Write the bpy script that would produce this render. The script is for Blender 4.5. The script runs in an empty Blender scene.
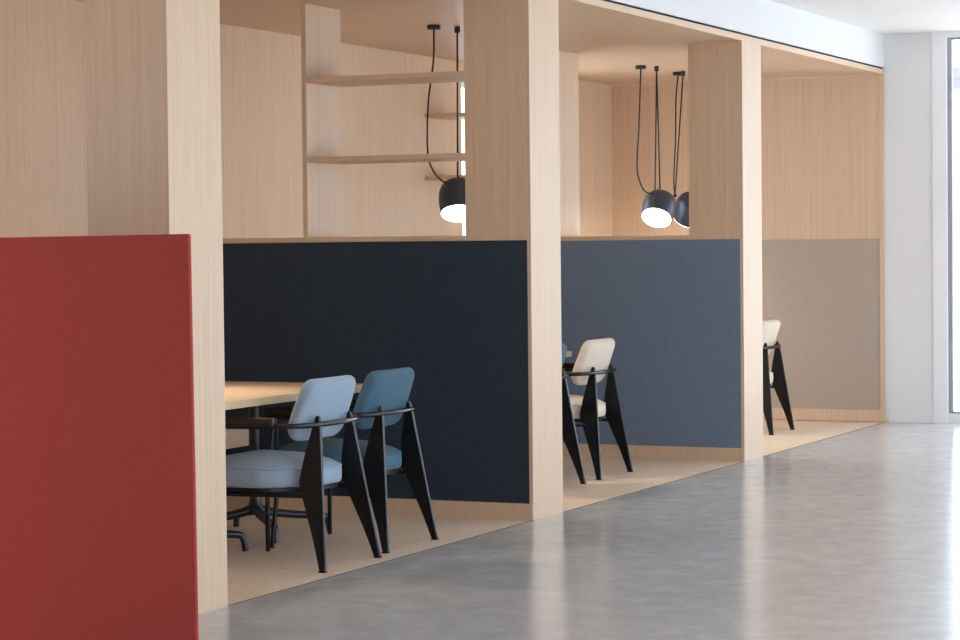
import bpy, bmesh, math
from mathutils import Vector, Matrix
S = bpy.context.scene
C = S.collection

# ------------------------------------------------------------------ helpers
def tag(o, label=None, cat=None, group=None, kind=None):
    if label: o['label'] = label
    if cat: o['category'] = cat
    if group: o['group'] = group
    if kind: o['kind'] = kind
    return o

def empty(name, loc=(0, 0, 0), rz=0.0):
    o = bpy.data.objects.new(name, None)
    o.empty_display_size = .1
    o.location = loc
    o.rotation_euler = (0, 0, rz)
    C.objects.link(o)
    return o

def link(name, bm, mat, parent=None, smooth=False, autosmooth=None):
    bmesh.ops.recalc_face_normals(bm, faces=bm.faces)
    me = bpy.data.meshes.new(name)
    bm.to_mesh(me)
    bm.free()
    me.materials.append(mat)
    if smooth:
        for p in me.polygons:
            p.use_smooth = True
        if autosmooth:
            me.set_sharp_from_angle(angle=math.radians(autosmooth))
    o = bpy.data.objects.new(name, me)
    C.objects.link(o)
    if parent is not None:
        o.parent = parent
    return o

def add_box(bm, x0, x1, y0, y1, z0, z1, bevel=0.0, seg=2):
    r = bmesh.ops.create_cube(bm, size=1.0)
    vs = r['verts']
    for v in vs:
        v.co = Vector(((x0 + x1) / 2 + v.co.x * (x1 - x0), (y0 + y1) / 2 + v.co.y * (y1 - y0), (z0 + z1) / 2 + v.co.z * (z1 - z0)))
    if bevel > 0:
        es = list({e for v in vs for e in v.link_edges})
        bmesh.ops.bevel(bm, geom=es, offset=bevel, segments=seg, profile=.5, affect='EDGES')

def box(name, mat, x0, x1, y0, y1, z0, z1, parent=None, bevel=0.0, seg=2):
    bm = bmesh.new()
    add_box(bm, x0, x1, y0, y1, z0, z1, bevel, seg)
    return link(name, bm, mat, parent)

def add_tube(bm, pts, rad, n=10, flat=1.0, caps=True):
    """tube along a polyline; rad a number or one per point"""
    P = [Vector(p) for p in pts]
    R = rad if isinstance(rad, (list, tuple)) else [rad] * len(P)
    rings = []
    up = None
    for i, p in enumerate(P):
        if i == 0: t = P[1] - P[0]
        elif i == len(P) - 1: t = P[-1] - P[-2]
        else: t = (P[i + 1] - p).normalized() + (p - P[i - 1]).normalized()
        t.normalize()
        if up is None:
            a = Vector((0, 0, 1)) if abs(t.z) < .9 else Vector((0, 1, 0))
        else:
            a = up
        s = t.cross(a).normalized()
        up = s.cross(t).normalized()
        ring = []
        for k in range(n):
            an = 2 * math.pi * k / n
            ring.append(bm.verts.new(p + s * math.cos(an) * R[i] * flat + up * math.sin(an) * R[i]))
        rings.append(ring)
    for a, b in zip(rings, rings[1:]):
        for k in range(n):
            bm.faces.new((a[k], a[(k + 1) % n], b[(k + 1) % n], b[k]))
    if caps:
        bm.faces.new(list(reversed(rings[0])))
        bm.faces.new(rings[-1])

def smooth_path(pts, sub=6):
    P = [Vector(p) for p in pts]
    out = []
    for i in range(len(P) - 1):
        p0 = P[max(i - 1, 0)]; p1 = P[i]; p2 = P[i + 1]; p3 = P[min(i + 2, len(P) - 1)]
        for k in range(sub):
            t = k / sub
            out.append(.5 * ((2 * p1) + (p2 - p0) * t + (2 * p0 - 5 * p1 + 4 * p2 - p3) * t * t + (3 * p1 - p0 - 3 * p2 + p3) * t ** 3))
    out.append(P[-1])
    return out

def add_lathe(bm, prof, n=40, mat4=None, cap0=False, cap1=False):
    rings = []
    for r, z in prof:
        ring = []
        for k in range(n):
            a = 2 * math.pi * k / n
            v = Vector((r * math.cos(a), r * math.sin(a), z))
            if mat4: v = mat4 @ v
            ring.append(bm.verts.new(v))
        rings.append(ring)
    for a, b in zip(rings, rings[1:]):
        for k in range(n):
            bm.faces.new((a[k], a[(k + 1) % n], b[(k + 1) % n], b[k]))
    if cap0: bm.faces.new(list(reversed(rings[0])))
    if cap1: bm.faces.new(rings[-1])

def add_cushion(bm, outline, layers, mapf):
    """outline: closed 2D loop; layers: (scale inset about centre, height) from bottom to top; closed at both ends"""
    cx = sum(p[0] for p in outline) / len(outline)
    cy = sum(p[1] for p in outline) / len(outline)
    hw = max(abs(p[0] - cx) for p in outline)
    hh = max(abs(p[1] - cy) for p in outline)
    rings = []
    for ins, c in layers:
        sx = max(.002, 1 - ins / hw); sy = max(.002, 1 - ins / hh)
        rings.append([bm.verts.new(Vector(mapf(cx + (p[0] - cx) * sx, cy + (p[1] - cy) * sy, c))) for p in outline])
    n = len(outline)
    for a, b in zip(rings, rings[1:]):
        for k in range(n):
            bm.faces.new((a[k], a[(k + 1) % n], b[(k + 1) % n], b[k]))
    bm.faces.new(list(reversed(rings[0])))
    bm.faces.new(rings[-1])

# ------------------------------------------------------------------ materials
def new_mat(name):
    m = bpy.data.materials.new(name)
    m.use_nodes = True
    nt = m.node_tree
    b = nt.nodes['Principled BSDF']
    return m, nt, b

def N(nt, t, **kw):
    n = nt.nodes.new(t)
    for k, v in kw.items():
        setattr(n, k, v)
    return n

def noise(nt, scale_vec, scale=1.0, detail=4.0, rough=.55):
    tc = N(nt, 'ShaderNodeTexCoord')
    mp = N(nt, 'ShaderNodeMapping')
    mp.inputs['Scale'].default_value = scale_vec
    nz = N(nt, 'ShaderNodeTexNoise')
    nz.inputs['Scale'].default_value = scale
    nz.inputs['Detail'].default_value = detail
    nz.inputs['Roughness'].default_value = rough
    nt.links.new(tc.outputs['Object'], mp.inputs['Vector'])
    nt.links.new(mp.outputs['Vector'], nz.inputs['Vector'])
    return nz.outputs['Fac']

def ramp(nt, fac, stops):
    r = N(nt, 'ShaderNodeValToRGB')
    el = r.color_ramp.elements
    while len(el) < len(stops):
        el.new(.5)
    for e, (p, c) in zip(el, stops):
        e.position = p
        e.color = (c[0], c[1], c[2], 1)
    nt.links.new(fac, r.inputs['Fac'])
    return r.outputs['Color']

def mathn(nt, op, a, b):
    m = N(nt, 'ShaderNodeMath', operation=op)
    for i, v in enumerate((a, b)):
        if isinstance(v, (int, float)): m.inputs[i].default_value = v
        else: nt.links.new(v, m.inputs[i])
    return m.outputs[0]

def bump(nt, b, h, strength, dist):
    bp = N(nt, 'ShaderNodeBump')
    bp.inputs['Strength'].default_value = strength
    bp.inputs['Distance'].default_value = dist
    nt.links.new(h, bp.inputs['Height'])
    nt.links.new(bp.outputs['Normal'], b.inputs['Normal'])

def wood(name, axis, base, amp=.13, rough=.45):
    m, nt, b = new_mat(name)
    def sv(ac, al):
        v = [ac, ac, ac]
        v['XYZ'.index(axis)] = al
        return v
    f1 = noise(nt, sv(210, 2.6), 1, 3)
    f2 = noise(nt, sv(40, .6), 1, 3)
    f3 = noise(nt, sv(560, 16), 1, 2)
    f = mathn(nt, 'ADD', mathn(nt, 'MULTIPLY', f1, .45), mathn(nt, 'MULTIPLY', f2, .30))
    f = mathn(nt, 'ADD', f, mathn(nt, 'MULTIPLY', f3, .25))
    lo = [base[0] * (1 - amp), base[1] * (1 - amp * 1.15), base[2] * (1 - amp * 1.35)]
    hi = [base[0] * (1 + amp), base[1] * (1 + amp), base[2] * (1 + amp)]
    nt.links.new(ramp(nt, f, [(.33, lo), (.5, base), (.67, hi)]), b.inputs['Base Color'])
    b.inputs['Roughness'].default_value = rough
    b.inputs['Specular IOR Level'].default_value = .35
    bump(nt, b, f3, .06, .002)
    return m

def fabric(name, base, amp, plane, fine=900, slub=True, bumps=.25, rough=.95):
    """woven cloth: plane gives the two thread axes, e.g. 'YZ'"""
    m, nt, b = new_mat(name)
    def sv(ax, along, across):
        v = [across] * 3
        v['XYZ'.index(ax)] = along
        return v
    a = noise(nt, sv(plane[0], fine * .03, fine * .45), 1, 3, .6)
    c = noise(nt, sv(plane[1], fine * .03, fine * .45), 1, 3, .6)
    g = noise(nt, (fine * .4,) * 3, 1, 2, .6)
    f = mathn(nt, 'ADD', mathn(nt, 'MULTIPLY', a, .42), mathn(nt, 'MULTIPLY', c, .28))
    f = mathn(nt, 'ADD', f, mathn(nt, 'MULTIPLY', g, .30))
    lo = [x * (1 - amp) for x in base]; hi = [x * (1 + amp) for x in base]
    nt.links.new(ramp(nt, f, [(.32, lo), (.5, base), (.68, hi)]), b.inputs['Base Color'])
    b.inputs['Roughness'].default_value = rough
    b.inputs['Specular IOR Level'].default_value = .15
    b.inputs['Sheen Weight'].default_value = .08
    bump(nt, b, f, bumps, .002)
    return m

def plain(name, col, rough=.5, metal=0.0, spec=.5, var=.04, scale=9.0):
    m, nt, b = new_mat(name)
    f = noise(nt, (scale,) * 3, 1, 3)
    nt.links.new(ramp(nt, f, [(.3, [x * (1 - var) for x in col]), (.7, [x * (1 + var) for x in col])]), b.inputs['Base Color'])
    b.inputs['Roughness'].default_value = rough
    b.inputs['Metallic'].default_value = metal
    b.inputs['Specular IOR Level'].default_value = spec
    return m

OAK = (.625, .458, .318)
M_oakZ = wood('oak_veneer_upright', 'Z', OAK)
M_oakX = wood('oak_veneer_along', 'X', OAK, amp=.10)
M_oakY = wood('oak_veneer_cross', 'Y', OAK, amp=.10)
M_table = wood('oak_table', 'X', (.64, .46, .29), amp=.12, rough=.38)
M_navy = fabric('navy_cloth', (.030, .043, .061), .32, 'YZ', 700)
M_blue = fabric('blue_cloth', (.150, .205, .285), .25, 'YZ', 700)
M_beige = fabric('beige_cloth', (.41, .345, .285), .16, 'YZ', 700)
M_red = fabric('red_cloth', (.37, .055, .045), .22, 'YZ', 1100)
M_paleblue = fabric('pale_blue_upholstery', (.285, .365, .45), .16, 'XZ', 900, bumps=.2)
M_teal = fabric('teal_upholstery', (.068, .136, .190), .20, 'XZ', 900, bumps=.2)
M_cream = fabric('cream_upholstery', (.70, .60, .485), .08, 'XZ', 900, bumps=.2)
M_carpet = fabric('loop_carpet', (.66, .50, .345), .30, 'XY', 300, bumps=.6)
M_black = plain('black_powder_coat', (.007, .0085, .011), rough=.36, spec=.28)
M_tube = plain('black_gloss_tube', (.010, .011, .013), rough=.2, spec=.4)
M_pad = plain('dark_walnut', (.017, .013, .012), rough=.33)
M_cast = plain('dark_cast_base', (.020, .022, .026), rough=.35)
M_shade = plain('anodised_shade', (.045, .060, .085), rough=.34, metal=.35)
M_cable = plain('black_cable', (.012, .012, .013), rough=.5)
M_ceil = plain('white_paint_lightened', (.82, .815, .805), rough=.8, spec=.2, var=.01, scale=2)  # paler copy of the wall paint; the ceiling's brighter light is in its colour
M_white = plain('white_paint', (.70, .706, .71), rough=.7, spec=.3, var=.01, scale=2)
M_frame = plain('white_frame', (.78, .80, .82), rough=.4, var=.01, scale=2)
M_gasket = plain('grey_gasket', (.30, .30, .33), rough=.5)
M_gap = plain('shadow_gap', (.012, .012, .013), rough=.9)
M_alu = plain('dark_edge_strip', (.06, .06, .06), rough=.6)
M_pave = plain('pale_paving', (.78, .77, .75), rough=.9)
M_render = plain('grey_render', (.16, .16, .175), rough=.9)

def concrete():
    m, nt, b = new_mat('polished_concrete')
    f1 = noise(nt, (1, 1, 1), .9, 6, .6)
    f2 = noise(nt, (1, 1, 1), 7.0, 8, .65)
    f3 = noise(nt, (1, 1, 1), 55.0, 4, .6)
    f = mathn(nt, 'ADD', mathn(nt, 'MULTIPLY', f1, .35), mathn(nt, 'MULTIPLY', f2, .40))
    f = mathn(nt, 'ADD', f, mathn(nt, 'MULTIPLY', f3, .25))
    nt.links.new(ramp(nt, f, [(.34, (.455, .45, .441)), (.5, (.51, .505, .495)), (.66, (.572, .567, .556))]), b.inputs['Base Color'])
    rr = N(nt, 'ShaderNodeMapRange')
    rr.inputs['From Min'].default_value = .35; rr.inputs['From Max'].default_value = .65
    rr.inputs['To Min'].default_value = .16; rr.inputs['To Max'].default_value = .24
    nt.links.new(f2, rr.inputs['Value'])
    nt.links.new(rr.outputs['Result'], b.inputs['Roughness'])
    b.inputs['Specular IOR Level'].default_value = .42
    bump(nt, b, f2, .03, .01)
    return m
M_floor = concrete()

def glass():
    m = bpy.data.materials.new('window_glass')
    m.use_nodes = True
    nt = m.node_tree
    nt.nodes.clear()
    out = N(nt, 'ShaderNodeOutputMaterial')
    mix = N(nt, 'ShaderNodeMixShader')
    tr = N(nt, 'ShaderNodeBsdfTransparent')
    gl = N(nt, 'ShaderNodeBsdfGlossy')
    gl.inputs['Roughness'].default_value = .02
    tr.inputs['Color'].default_value = (.96, .98, .98, 1)
    fr = N(nt, 'ShaderNodeFresnel')
    fr.inputs['IOR'].default_value = 1.45
    ge = N(nt, 'ShaderNodeNewGeometry')          # only the outer surface of the pane mirrors
    ff = mathn(nt, 'MULTIPLY', fr.outputs['Fac'], mathn(nt, 'SUBTRACT', 1.0, ge.outputs['Backfacing']))
    nt.links.new(ff, mix.inputs['Fac'])
    nt.links.new(tr.outputs[0], mix.inputs[1])
    nt.links.new(gl.outputs[0], mix.inputs[2])
    nt.links.new(mix.outputs[0], out.inputs['Surface'])
    return m
M_glass = glass()

def emit(name, col, s):
    m, nt, b = new_mat(name)
    b.inputs['Base Color'].default_value = (.9, .9, .9, 1)
    b.inputs['Emission Color'].default_value = (*col, 1)
    b.inputs['Emission Strength'].default_value = s
    return m
M_diff = emit('lamp_diffuser', (1, .93, .83), 6.0)

# ------------------------------------------------------------------ room dimensions (metres; X along the row of booths, Y into them)
XL, XR = -4.0, 17.20          # ends of the room
YF, YB = -5.8, 2.17           # facade, back wall of the booths
HB0, HB1 = 2.591, 2.627       # booth ceiling board
HC = 2.886                    # office ceiling
PIL = [(7.265, 7.638), (10.554, 10.932), (13.849, 14.227)]
PD = .350                     # pillar depth
ST = dict(kind='structure')

tag(box('floor', M_floor, XL, XR + .1, YF, 0, -.12, 0), **ST)
bays = [(XL, 7.265), (7.638, 10.55), (10.932, 13.845), (14.227, 17.19)]
for i, (a, b_) in enumerate(bays):
    tag(box('floor_carpet', M_carpet, a, b_, .006, YB, -.12, .001), **ST)
    tag(box('trim_%d' % (i + 1), M_alu, a, b_, .0, .006, -.12, .002), **ST)
for a, b_ in PIL:
    tag(box('floor_base', M_gap, a, b_, 0.0, YB, -.12, -.001), **ST)
tag(box('floor_base', M_gap, 17.19, XR + .1, 0.0, YB, -.12, -.0015), **ST)

# booth back wall with the window of the third booth and an opening for the added one
WX0, WX1, WZ0, WZ1 = 14.42, 15.75, .45, 2.47
bm = bmesh.new()
for a, b_ in ((XL, 4.3), (5.9, WX0)):
    add_box(bm, a, b_, YB, YB + .12, -.12, HC)
add_box(bm, 4.3, 5.9, YB, YB + .12, -.12, WZ0)
add_box(bm, 4.3, 5.9, YB, YB + .12, WZ1, HC)
add_box(bm, WX1, XR + .1, YB, YB + .12, -.12, HC)
add_box(bm, WX0, WX1, YB, YB + .12, -.12, WZ0)
add_box(bm, WX0, WX1, YB, YB + .12, WZ1, HC)
tag(link('wall_back', bm, M_oakZ), **ST)
def booth_window(name, x0, x1):
    w = empty(name, (x0, YB + .06, WZ0)); tag(w, **ST)
    bm = bmesh.new()
    dx, dz = x1 - x0, WZ1 - WZ0
    for q in ((0, .04, 0, dz), (dx - .04, dx, 0, dz), (.04, dx - .04, 0, .04), (.04, dx - .04, dz - .04, dz)):
        add_box(bm, q[0], q[1], .0, .05, q[2], q[3])
    link('window_frame', bm, M_frame, w)
    box('window_pane', M_glass, .04, dx - .04, .022, .028, .04, dz - .04, w)
booth_window('window_2', WX0, WX1)
booth_window('added_window_4', 4.3, 5.9)  # unseen window added to light the nearest pillar's side and the red screen

tag(box('ceiling_booth', M_oakX, XL, XR - .01, 0, YB, HB0, HB1), **ST)
tag(box('trim_5', M_gap, XL, XR, .012, .05, HB1, HB1 + .014), **ST)
tag(box('wall_upper', M_white, XL, XR, 0, .12, HB1 + .014, HC), **ST)
tag(box('ceiling', M_ceil, XL, XR + .1, YF, .12, HC, HC + .12), **ST)
tag(box('wall_left', M_white, XL - .12, XL, YF, YB + .12, -.12, HC + .12), **ST)

# white wall beyond the last booth, then the glazing
bm = bmesh.new()
add_box(bm, XR, XR + .14, -.365, 0.0, 0, HC)
add_box(bm, XR, XR + .14, YF, -3.67, 0, HC)  # unseen stretch of solid wall, put in to cut daylight from the end
add_box(bm, XR + .025, XR + .14, 0, YB + .12, -.12, HC)
add_box(bm, XR, XR + .025, 0, YB, HB1 + .014, HC)
tag(link('wall_right', bm, M_white), **ST)
tag(box('baseboard_right', M_white, XR - .012, XR, -.365, -.030, 0, .083, bevel=.003), **ST)

def glazing(name, x, y0, y1, z1, pitch, along='Y', first=.105):
    """full height glazing with posts; local u runs along the wall, parts are frame, gasket and one pane per field"""
    w = empty(name, (0, 0, 0)); tag(w, **ST)
    L = abs(y1 - y0); sg = 1 if y1 > y0 else -1
    def bx(bm, u0, u1, d0, d1, za, zb):
        a, b_ = sorted((y0 + sg * u0, y0 + sg * u1))
        if along == 'Y': add_box(bm, x + d0, x + d1, a, b_, za, zb)
        else: add_box(bm, a, b_, x - d1, x - d0, za, zb)
    n = max(1, round(L / pitch))
    fr, gk = bmesh.new(), bmesh.new()
    us = [L * k / n for k in range(n + 1)]
    for k, u in enumerate(us):
        a, b_ = (u, u + first) if k == 0 else ((u - first, u) if k == n else (u - first / 2, u + first / 2))
        bx(fr, a, b_, -.012, .10, 0, z1)
    bx(fr, first, L - first, 0, .09, 0, .075)
    bx(fr, first, L - first, 0, .09, z1 - .045, z1)
    for k in range(n):
        a = us[k] + (first if k == 0 else first / 2); b_ = us[k + 1] - (first if k == n - 1 else first / 2)
        bx(gk, a, a + .032, .02, .07, .075, z1 - .045)
        bx(gk, b_ - .032, b_, .02, .07, .075, z1 - .045)
        bx(gk, a + .032, b_ - .032, .02, .07, .075, .088)
        bx(gk, a + .032, b_ - .032, .02, .07, z1 - .060, z1 - .045)
        pn = bmesh.new()
        bx(pn, a + .032, b_ - .032, .042, .048, .088, z1 - .060)
        link('window_pane', pn, M_glass, w)
    link('window_frame', fr, M_frame, w)
    link('window_gasket', gk, M_gasket, w)
    return w
WY = -3.67
glazing('window_1', XR, -.365, WY, HC, 1.65)
XG, HW = 2.0, 2.30
glazing('unseen_window_3', YF, XG, XR, HW, 2.0, along='X')  # unseen facade glazing, added for the daylight it lets in
bm = bmesh.new()
add_box(bm, XL, XG, YF - .12, YF, -.12, HC)
add_box(bm, XG, XR, YF - .12, YF, HW, HC)  # unseen lintel, shaped to keep daylight off the upper walls and ceiling
tag(link('wall_front', bm, M_white), **ST)

# ------------------------------------------------------------------ booths: pillars, half-height partitions, end panel
ordn = ['nearest', 'middle', 'farthest']
PLAB = ['pale oak pillar directly behind the red screen, nearest of the three',
        'pale oak pillar between the navy and the mid-blue fabric partitions',
        'pale oak pillar at the right end of the mid-blue partition, farthest of the three']
for i, (a, b_) in enumerate(PIL):
    t = empty('wooden_pillar', ((a + b_) / 2, PD / 2, 0))
    tag(t, PLAB[i], 'pillar', 'oak pillars along the booth fronts')
    h = (b_ - a) / 2
    zp = .1004 if i == 1 else 0
    box('shaft', M_oakZ, -h, h, -PD / 2, PD / 2, zp, HB0, t, bevel=.0004, seg=1)
    if i == 1:
        box('plinth', M_oakZ, -h, h, -PD / 2, PD / 2, 0, .1000, t, bevel=.0004, seg=1)

def partition(i, cloth, label):
    a, b_ = PIL[i]
    t = empty('half_height_partition', (a, PD, 0))
    tag(t, label, 'partition', 'half-height partitions between the booths')
    w = b_ - a
    L = YB - PD
    box('core', M_oakZ, .012, w - .002, .001, L, .0, 1.376, t)
    box('cap_rail', M_oakY, -.003, w, .001, L, 1.376, 1.401, t, bevel=.0015)
    # cloth panel covers the pillar's side as well; it is proud of it by a few millimetres
    box('fabric_panel', cloth, -.005, -.0005, -PD + .019, L, .084, 1.374, t, bevel=.0015)
    box('skirting', M_oakZ, -.005, -.0005, -PD + .003, L, .0, .0825, t, bevel=.001)
    box('backing_panel', M_oakZ, -.0004, .011, .001, L, .0, 1.376, t)
    return t
partition(1, M_navy, 'half-height partition with dark navy cloth behind the table with two blue chairs')
partition(2, M_blue, 'half-height partition with mid-blue cloth behind the cream chair')
partition(0, M_navy, 'half-height partition hidden behind the red screen at the nearest pillar')

t = empty('end_partition', (17.19, 0, 0))
tag(t, 'full-height oak end panel of the last booth with beige cloth lower half', 'partition')
box('wood_panel', M_oakZ, .002, .03, .034, YB, 1.372, HB0 - .0005, t)
box('fabric_panel', M_beige, .0, .03, .034, YB, .093, 1.371, t)
box('skirting', M_oakZ, -.002, .03, .034, YB, .005, .092, t)
box('edge_frame', M_oakZ, -.006, .03, .0, .033, 0.0, HB0 - .0005, t)

def bookshelf(i, y0, y1, label):
    a, b_ = PIL[i]
    t = empty('open_bookshelf', (a, 1.25, 1.402))
    tag(t, label, 'bookshelf', 'open shelves standing on the partitions')
    w = b_ - a
    box('side_panel', M_oakZ, 0, w, -.014, .013, 0, HB0 - 1.4035, t, bevel=.001)
    for z in (1.782, 2.186):
        box('shelf', M_oakY, 0, w, y0 - 1.25, y1 - 1.25, z - 1.402, z - 1.402 + .0265, t, bevel=.001)
    return t
bookshelf(1, PD + .001, 1.235, 'oak shelf unit with two open shelves on top of the navy partition')
bookshelf(2, 1.264, YB - .001, 'oak shelf unit with short shelves seen through the gaps of the nearer shelves')

# ------------------------------------------------------------------ red acoustic screen in front of the first pillar
t = empty('acoustic_screen', (6.60, .588, 0))
t.rotation_euler.x = -.0065
tag(t, 'large red fabric screen standing in the foreground at the left edge', 'screen')
bm = bmesh.new()
add_box(bm, 0, .020, -1.086, .95, .001, 1.391, bevel=.006, seg=3)
link('fabric_panel', bm, M_red, t)

# ------------------------------------------------------------------ armchair
def rounded(pts, r, seg=6):
    out = []
    n = len(pts)
    for i, p in enumerate(pts):
        p = Vector(p); a = Vector(pts[i - 1]); b_ = Vector(pts[(i + 1) % n])
        rr = r[i] if isinstance(r, (list, tuple)) else r
        da = (a - p).normalized(); db = (b_ - p).normalized()
        ra = min(rr, (a - p).length * .48); rb = min(rr, (b_ - p).length * .48)
        s, e = p + da * ra, p + db * rb
        for k in range(seg + 1):
            t_ = k / seg
            out.append(((1 - t_) ** 2 * s + 2 * t_ * (1 - t_) * p + t_ * t_ * e)[:])
    return out

def densify(loop, step=.02):
    out = []
    n = len(loop)
    for i in range(n):
        a = Vector(loop[i]); b_ = Vector(loop[(i + 1) % n])
        k = max(1, int((b_ - a).length / step))
        for j in range(k):
            out.append((a + (b_ - a) * j / k)[:])
    return out

SEAT = densify(rounded([(-.130, .098), (.130, .098), (.165, .19), (.255, .27), (.262, .45), (.250, .615), (-.250, .615), (-.262, .45), (-.255, .27), (-.165, .19)],
                       [.05, .05, .04, .06, .1, .06, .06, .1, .06, .04]))
BACK = densify(rounded([(-.232, -.130), (.232, -.130), (.212, .131), (-.212, .131)], [.10, .10, .055, .055], 8), .02)

def back_center(z): return .072 + (.80 - z) * .37
def back_map(a, b_, c):
    z = .665 + b_
    curve = .012 * (a / .21) ** 2
    y = back_center(z) + curve - c
    return (a, y, z - c * .34)

def make_chair(loc, cloth, label, rz=0.0):
    t = empty('armchair', loc, rz)
    tag(t, label, 'chair', 'black framed armchairs at the booth tables')
    # seat cushion
    def smap(a, b_, c): return (a, b_, c - .016 * max(0, min(1, (c - .34) / .08)) * (1 - (b_ - .085) / .53))
    lay = [(.02, .339), (.006, .342), (.0, .352), (-.003, .38), (-.002, .415), (.0, .428), (.004, .432), (.012, .439), (.03, .449), (.06, .460), (.10, .468), (.15, .472), (.20, .474)]
    bm = bmesh.new()
    add_cushion(bm, SEAT, lay, smap)
    link('seat', bm, cloth, t, smooth=True)
    seat = t.children[-1]
    bm = bmesh.new()
    add_tube(bm, [smap(p[0], p[1], .430) for p in SEAT + SEAT[:1]], .0042, 6, caps=False)
    link('piping', bm, cloth, seat, smooth=True)
    # backrest
    lay = []
    for k in range(-6, 7):
        a = k / 6 * math.pi / 2
        lay.append((.026 * (1 - math.cos(a)), .027 * math.sin(a)))
    lay = [(.14, -.035), (.09, -.034), (.05, -.0315)] + lay + [(.05, .0315), (.09, .034), (.14, .035)]
    bm = bmesh.new()
    add_cushion(bm, BACK, lay, back_map)
    link('backrest', bm, cloth, t, smooth=True)
    # folded-steel rear legs, widest at the seat
    prof = [(-.011, .006), (.017, .006), (.054, .13), (.139, .35), (.142, .37), (.126, .46), (.094, .60), (.084, .639), (.077, .645), (.069, .639), (.062, .61)]
    for s in (-1, 1):
        bm = bmesh.new()
        rings = []
        for d in (-.011, .011):
            rings.append([bm.verts.new((s * (.250 - .172 * z) + d, y, z)) for y, z in prof])
        n = len(prof)
        bm.faces.new(rings[0]); bm.faces.new(list(reversed(rings[1])))
        for k in range(n):
            bm.faces.new((rings[0][k], rings[0][(k + 1) % n], rings[1][(k + 1) % n], rings[1][k]))
        bmesh.ops.bevel(bm, geom=list(bm.edges), offset=.0035, segments=2, affect='EDGES')
        lg = link('rear_leg', bm, M_black, t, smooth=True, autosmooth=35)
        box('foot_cap', M_tube, s * .250 - .013, s * .250 + .013, -.013, .019, 0, .0075, lg, bevel=.002)
        bm = bmesh.new()
        add_tube(bm, smooth_path([(s * .275, .564, 0.0), (s * .247, .546, .29), (s * .256, .541, .40), (s * .285, .532, .607)], 3), .0105, 10)
        link('front_leg', bm, M_black, t, smooth=True, autosmooth=50)
        bm = bmesh.new()
        add_box(bm, s * .285 - .021, s * .285 + .021, .20, .575, .606, .640, bevel=.008, seg=3)
        link('armrest', bm, M_pad, t, smooth=True, autosmooth=45)
    # bow tube that runs behind the back and under both arms
    half = [(.285, .555, .598), (.285, .30, .603), (.285, .21, .605), (.281, .155, .606), (.262, .108, .607), (.215, .082, .607), (.15, .068, .607), (.075, .060, .607)]
    pth = half + [(0, .058, .607)] + [(-x, y, z) for x, y, z in reversed(half)]
    bm = bmesh.new()
    add_tube(bm, smooth_path(pth, 5), .0115, 10)
    link('arm_bow', bm, M_tube, t, smooth=True, autosmooth=60)
    # under-seat frame
    bm = bmesh.new()
    fr = [(p[0] * .95, .35 + (p[1] - .35) * .95) for p in SEAT]
    add_cushion(bm, fr, [(.004, .320), (0, .323), (0, .3375), (.004, .3385)], smap)
    link('seat_frame', bm, M_black, t, smooth=True, autosmooth=40)
    bm = bmesh.new()
    add_tube(bm, [(-.276, .545, .310), (.276, .545, .310)], .010, 10)
    for s in (-1, 1):
        add_tube(bm, [(s * .20, .10, .310), (s * .235, .545, .310)], .010, 10)
    link('seat_rail', bm, M_black, t, smooth=True, autosmooth=40)
    return t

make_chair((8.8125, .090, .001), M_paleblue, 'black-framed armchair with pale blue upholstery, nearest chair at the first table')
make_chair((9.4600, .126, .001), M_teal, 'black-framed armchair with teal upholstery just right of the pale blue one')
make_chair((12.0200, .430, .001), M_teal, 'black-framed teal armchair mostly hidden behind the middle oak pillar')
make_chair((12.7600, .430, .001), M_cream, 'black-framed cream armchair in front of the mid-blue partition')
make_chair((16.0700, .448, .001), M_cream, 'black-framed cream armchair in the last booth before the beige panel')

# ------------------------------------------------------------------ tables on four-star pedestals
def make_table(x0, x1, y0, y1, peds, label):
    cx, cy = (x0 + x1) / 2, (y0 + y1) / 2
    t = empty('meeting_table', (cx, cy, .001))
    tag(t, label, 'table', 'oak tables in the booths')
    bm = bmesh.new()
    add_box(bm, x0 - cx, x1 - cx, y0 - cy, y1 - cy, .682, .716, bevel=.003)
    link('tabletop', bm, M_table, t)
    for px in peds:
        lx, ly = px - cx, 1.0 - .43 + y0 - cy
        bm = bmesh.new()
        add_lathe(bm, [(.040, .100), (.040, .130), (.031, .150), (.026, .175), (.024, .30), (.024, .66), (.05, .672), (.05, .681)], 20, Matrix.Translation((lx, ly, 0)), True, True)
        add_box(bm, lx - .20, lx + .20, ly - .025, ly + .025, .660, .681)
        add_box(bm, lx - .025, lx + .025, ly - .25, ly + .25, .660, .681)
        cl = link('pedestal', bm, M_cast, t, smooth=True, autosmooth=40)
        for k in range(4):
            a = math.pi / 4 + k * math.pi / 2
            c, s = math.cos(a), math.sin(a)
            P = [(lx + c * r, ly + s * r, z) for r, z in ((.02, .125), (.08, .106), (.20, .088), (.322, .078), (.350, .060), (.362, .003))]
            bm = bmesh.new()
            add_tube(bm, smooth_path(P, 3), [.023 - .008 * min(1, k2 / 13) for k2 in range(16)], 10)
            lg = link('pedestal_foot', bm, M_cast, cl, smooth=True, autosmooth=60)
            lg.name = 'pedestal_foot'
    return t
make_table(7.92, 9.68, .430, 1.48, (8.79, 9.577), 'pale oak table at left where the two blue chairs are pulled up')
make_table(11.215, 12.975, .785, 1.86, (12.085, 12.872), 'pale oak table behind the cream chair, mostly hidden by the middle pillar')

# low oak bench against the back wall of the first booth
t = empty('low_bench', (9.3, 1.5, .001))
tag(t, 'low oak bench behind the pale blue chair under the table, against the back wall', 'bench')
box('bench_seat', M_oakX, -.75, 1.085, 0, .66, .343, .478, t, bevel=.003)
box('bench_base', M_oakZ, -.72, .905, .06, .655, 0, .3425, t, bevel=.002)

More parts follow.
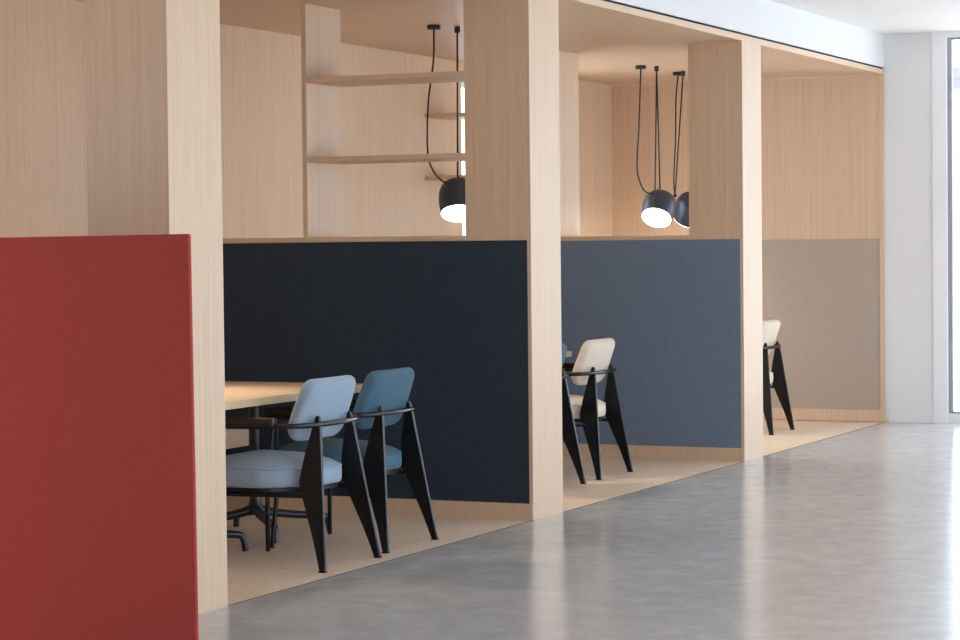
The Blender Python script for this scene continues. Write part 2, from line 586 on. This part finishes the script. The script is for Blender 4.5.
# ------------------------------------------------------------------ pendant lamps
def make_lamp(pos, aim, rose, hook, feed, two, label, watts=22):
    """pos: rim centre; aim: direction the rim faces; rose and hook: points on the booth ceiling"""
    t = empty('pendant_lamp', pos)
    tag(t, label, 'lamp', 'dark pendant lamps over the booth tables')
    P = Vector(pos)
    z = -Vector(aim).normalized()
    q = z.to_track_quat('Z', 'X').to_matrix().to_4x4()
    bm = bmesh.new()
    outer = [(.1045, 0), (.1060, .004), (.1120, .04), (.1165, .075), (.1175, .105), (.1145, .135), (.105, .163), (.087, .186), (.060, .201), (.03, .208), (.004, .210)]
    inner = [(.003, .204), (.03, .202), (.057, .195), (.082, .181), (.099, .159), (.109, .132), (.112, .105), (.111, .075), (.1065, .04), (.101, .004), (.1045, 0)]
    add_lathe(bm, inner + outer[1:], 48, q)
    bmesh.ops.remove_doubles(bm, verts=bm.verts, dist=.0002)
    link('lamp_shade', bm, M_shade, t, smooth=True, autosmooth=50)
    bm = bmesh.new()
    add_lathe(bm, [(.0995, .014), (.1005, .002), (.1030, -.003), (.100, -.0035), (.095, .003), (.08, .004), (.045, .003), (.003, .002)], 40, q)
    bmesh.ops.recalc_face_normals(bm, faces=bm.faces)
    link('diffuser', bm, M_diff, t, smooth=True)
    tops = P + (q @ Vector((0, 0, .205)))
    side = Vector(feed[-1])
    bm = bmesh.new()
    add_lathe(bm, [(.001, 0), (.036, 0), (.038, -.003), (.038, -.022), (.035, -.025), (.001, -.025)], 24, Matrix.Translation(Vector(rose) - P))
    link('ceiling_rose', bm, M_cable, t, smooth=True, autosmooth=40)
    bm = bmesh.new()
    add_lathe(bm, [(.001, 0), (.015, 0), (.016, -.003), (.016, -.034), (.013, -.036), (.001, -.036)], 16, Matrix.Translation(Vector(hook) - P))
    link('cable_hook', bm, M_cable, t, smooth=True, autosmooth=40)
    bm = bmesh.new()
    add_tube(bm, [p - P for p in smooth_path([Vector(rose) + Vector((0, 0, -.02))] + [Vector(f) for f in feed], 8)], .0055, 8)
    link('feed_cable', bm, M_cable, t, smooth=True)
    bm = bmesh.new()
    h = Vector(hook) + Vector((0, 0, -.03))
    for tg in two:
        add_tube(bm, [h - P, Vector(tg) - P], .0055, 8)
    link('suspension_cable', bm, M_cable, t, smooth=True)
    # cable grip on the shade
    bm = bmesh.new()
    d = (side - P)
    bmesh.ops.create_uvsphere(bm, u_segments=12, v_segments=8, radius=.014, matrix=Matrix.Translation(d))
    link('cable_grip', bm, M_cable, t, smooth=True)
    # the lamp's own light
    li = bpy.data.lights.new('lamp_light', 'SPOT')
    li.energy = watts
    li.color = (1, .90, .77)
    li.spot_size = math.radians(140)
    li.spot_blend = .6
    li.shadow_soft_size = .10
    lo = bpy.data.objects.new('lamp_light', li)
    C.objects.link(lo)
    lo.parent = t
    lo.location = -z * .012
    lo.rotation_euler = (z).to_track_quat('Z', 'Y').to_euler()
    return t

make_lamp((12.085, 1.10, 1.533), (-.41, -.19, -.89), (11.965, 1.19, HB0), (12.115, 1.115, HB0),
          [(11.915, 1.17, 2.391), (11.845, 1.17, 2.164), (11.826, 1.17, 1.996), (11.831, 1.17, 1.857), (11.868, 1.17, 1.797), (11.944, 1.17, 1.743), (12.048, 1.165, 1.706), (12.14, 1.15, 1.696)],
          [(12.133, 1.13, 1.718)],
          'dark pendant lamp nearest the camera, seen through shelves over the navy partition', 48)
make_lamp((15.43, 1.15, 1.531), (-.64, -.02, -.78), (15.41, 1.25, HB0), (15.515, 1.172, HB0),
          [(15.30, 1.215, 2.411), (15.24, 1.205, 2.134), (15.188, 1.2, 1.892), (15.225, 1.2, 1.797), (15.301, 1.2, 1.73), (15.399, 1.2, 1.704), (15.42, 1.178, 1.697)],
          [(15.404, 1.15, 1.717), (15.505, 1.15, 1.725)],
          'dark pendant lamp with its round white face showing, left of the last booth pair')
make_lamp((16.20, 1.20, 1.530), (.435, .47, -.76), (16.14, 1.238, HB0), (16.067, 1.174, HB0),
          [(16.04, 1.22, 2.381), (15.97, 1.2, 2.092), (15.928, 1.2, 1.805), (15.95, 1.2, 1.694)],
          [(15.95, 1.2, 1.694)],
          'dark pendant lamp half hidden by the farthest pillar, right one of the pair')

# unseen lamps added to brighten the two nearer booths, one behind the first pillar
for dx_, lab in ((3.235, 'dark pendant lamp over the table with the blue chairs, unseen behind the nearest pillar, added for its light'),
                 (6.59, 'dark pendant lamp out of view in the booth left of the nearest pillar, added for its light')):
    sh = lambda p: (p[0] - dx_, p[1], p[2])
    make_lamp(sh((12.085, 1.10, 1.533)), (-.41, -.19, -.89), sh((11.965, 1.16, HB0)), sh((12.115, 1.115, HB0)),
              [sh(q) for q in ((11.93, 1.16, 2.391), (11.90, 1.16, 2.164), (11.89, 1.16, 1.9), (11.93, 1.16, 1.797), (12.0, 1.16, 1.73), (12.10, 1.15, 1.696))],
              [sh((12.12, 1.115, 1.718))], lab, 60)

# ------------------------------------------------------------------ outside the glazing
tag(box('ground_outside', M_pave, -30, 60, -60, 40, -.45, -.40), **ST)
t = box('balcony_slab', M_render, 22.0, 23.5, -12, 3.0, 2.865, 2.975, bevel=.01)
tag(t, 'grey overhanging slab outside the window at the right edge', 'canopy')

# ------------------------------------------------------------------ daylight
w = bpy.data.worlds.new('overcast_sky')
S.world = w
w.use_nodes = True
bg = w.node_tree.nodes['Background']
bg.inputs['Color'].default_value = (.865, .93, 1.07, 1)
bg.inputs['Strength'].default_value = 4.0

def portal(name, loc, sx, sy, direction):
    l = bpy.data.lights.new(name, 'AREA')
    l.shape = 'RECTANGLE'
    l.size, l.size_y = sx, sy
    l.cycles.is_portal = True
    o = bpy.data.objects.new(name, l)
    C.objects.link(o)
    o.location = loc
    o.rotation_euler = Vector(direction).to_track_quat('-Z', 'Y').to_euler()
    return o
portal('daylight_portal', ((XG + XR) / 2, YF - .15, HW / 2), XR - XG, HW, (0, 1, 0))
portal('daylight_portal', (XR + .20, (WY - .365) / 2, HC / 2), -.365 - WY, HC, (-1, 0, 0))
portal('daylight_portal', (5.1, YB + .2, (WZ0 + WZ1) / 2), 1.6, WZ1 - WZ0, (0, -1, 0))
portal('daylight_portal', ((WX0 + WX1) / 2, YB + .2, (WZ0 + WZ1) / 2), WX1 - WX0, WZ1 - WZ0, (0, -1, 0))

sl = bpy.data.lights.new('sun', 'SUN')
sl.energy = 5.0
sl.color = (1, .97, .92)
sl.angle = math.radians(2)
so = bpy.data.objects.new('sun', sl)
C.objects.link(so)
so.rotation_euler = Vector((.62, 0, -.78)).to_track_quat('-Z', 'Y').to_euler()

# ------------------------------------------------------------------ camera
yaw, pitch, roll, f = .42942, .03161, -.01026, 2353.86
cy_, sy_ = math.cos(yaw), math.sin(yaw)
fwd = Vector((cy_, sy_, 0)); right = Vector((sy_, -cy_, 0)); up = Vector((0, 0, 1))
f2 = fwd * math.cos(pitch) - up * math.sin(pitch)
u2 = up * math.cos(pitch) + fwd * math.sin(pitch)
r3 = right * math.cos(roll) + u2 * math.sin(roll)
u3 = u2 * math.cos(roll) - right * math.sin(roll)
cd = bpy.data.cameras.new('camera')
cd.sensor_width = 36
cd.lens = f / 960 * 36
cd.clip_end = 200
co = bpy.data.objects.new('camera', cd)
C.objects.link(co)
m = Matrix((r3, u3, -f2)).transposed().to_4x4()
m.translation = Vector((0, -4.556, 1.35))
co.matrix_world = m
S.camera = co

S.cycles.use_denoising = True
S.cycles.max_bounces = 12
S.cycles.diffuse_bounces = 8
S.cycles.sample_clamp_indirect = 8
S.view_settings.view_transform = 'Standard'
S.view_settings.look = 'None'
S.view_settings.gamma = 1
S.view_settings.use_curve_mapping = False
S.view_settings.exposure = 0.30
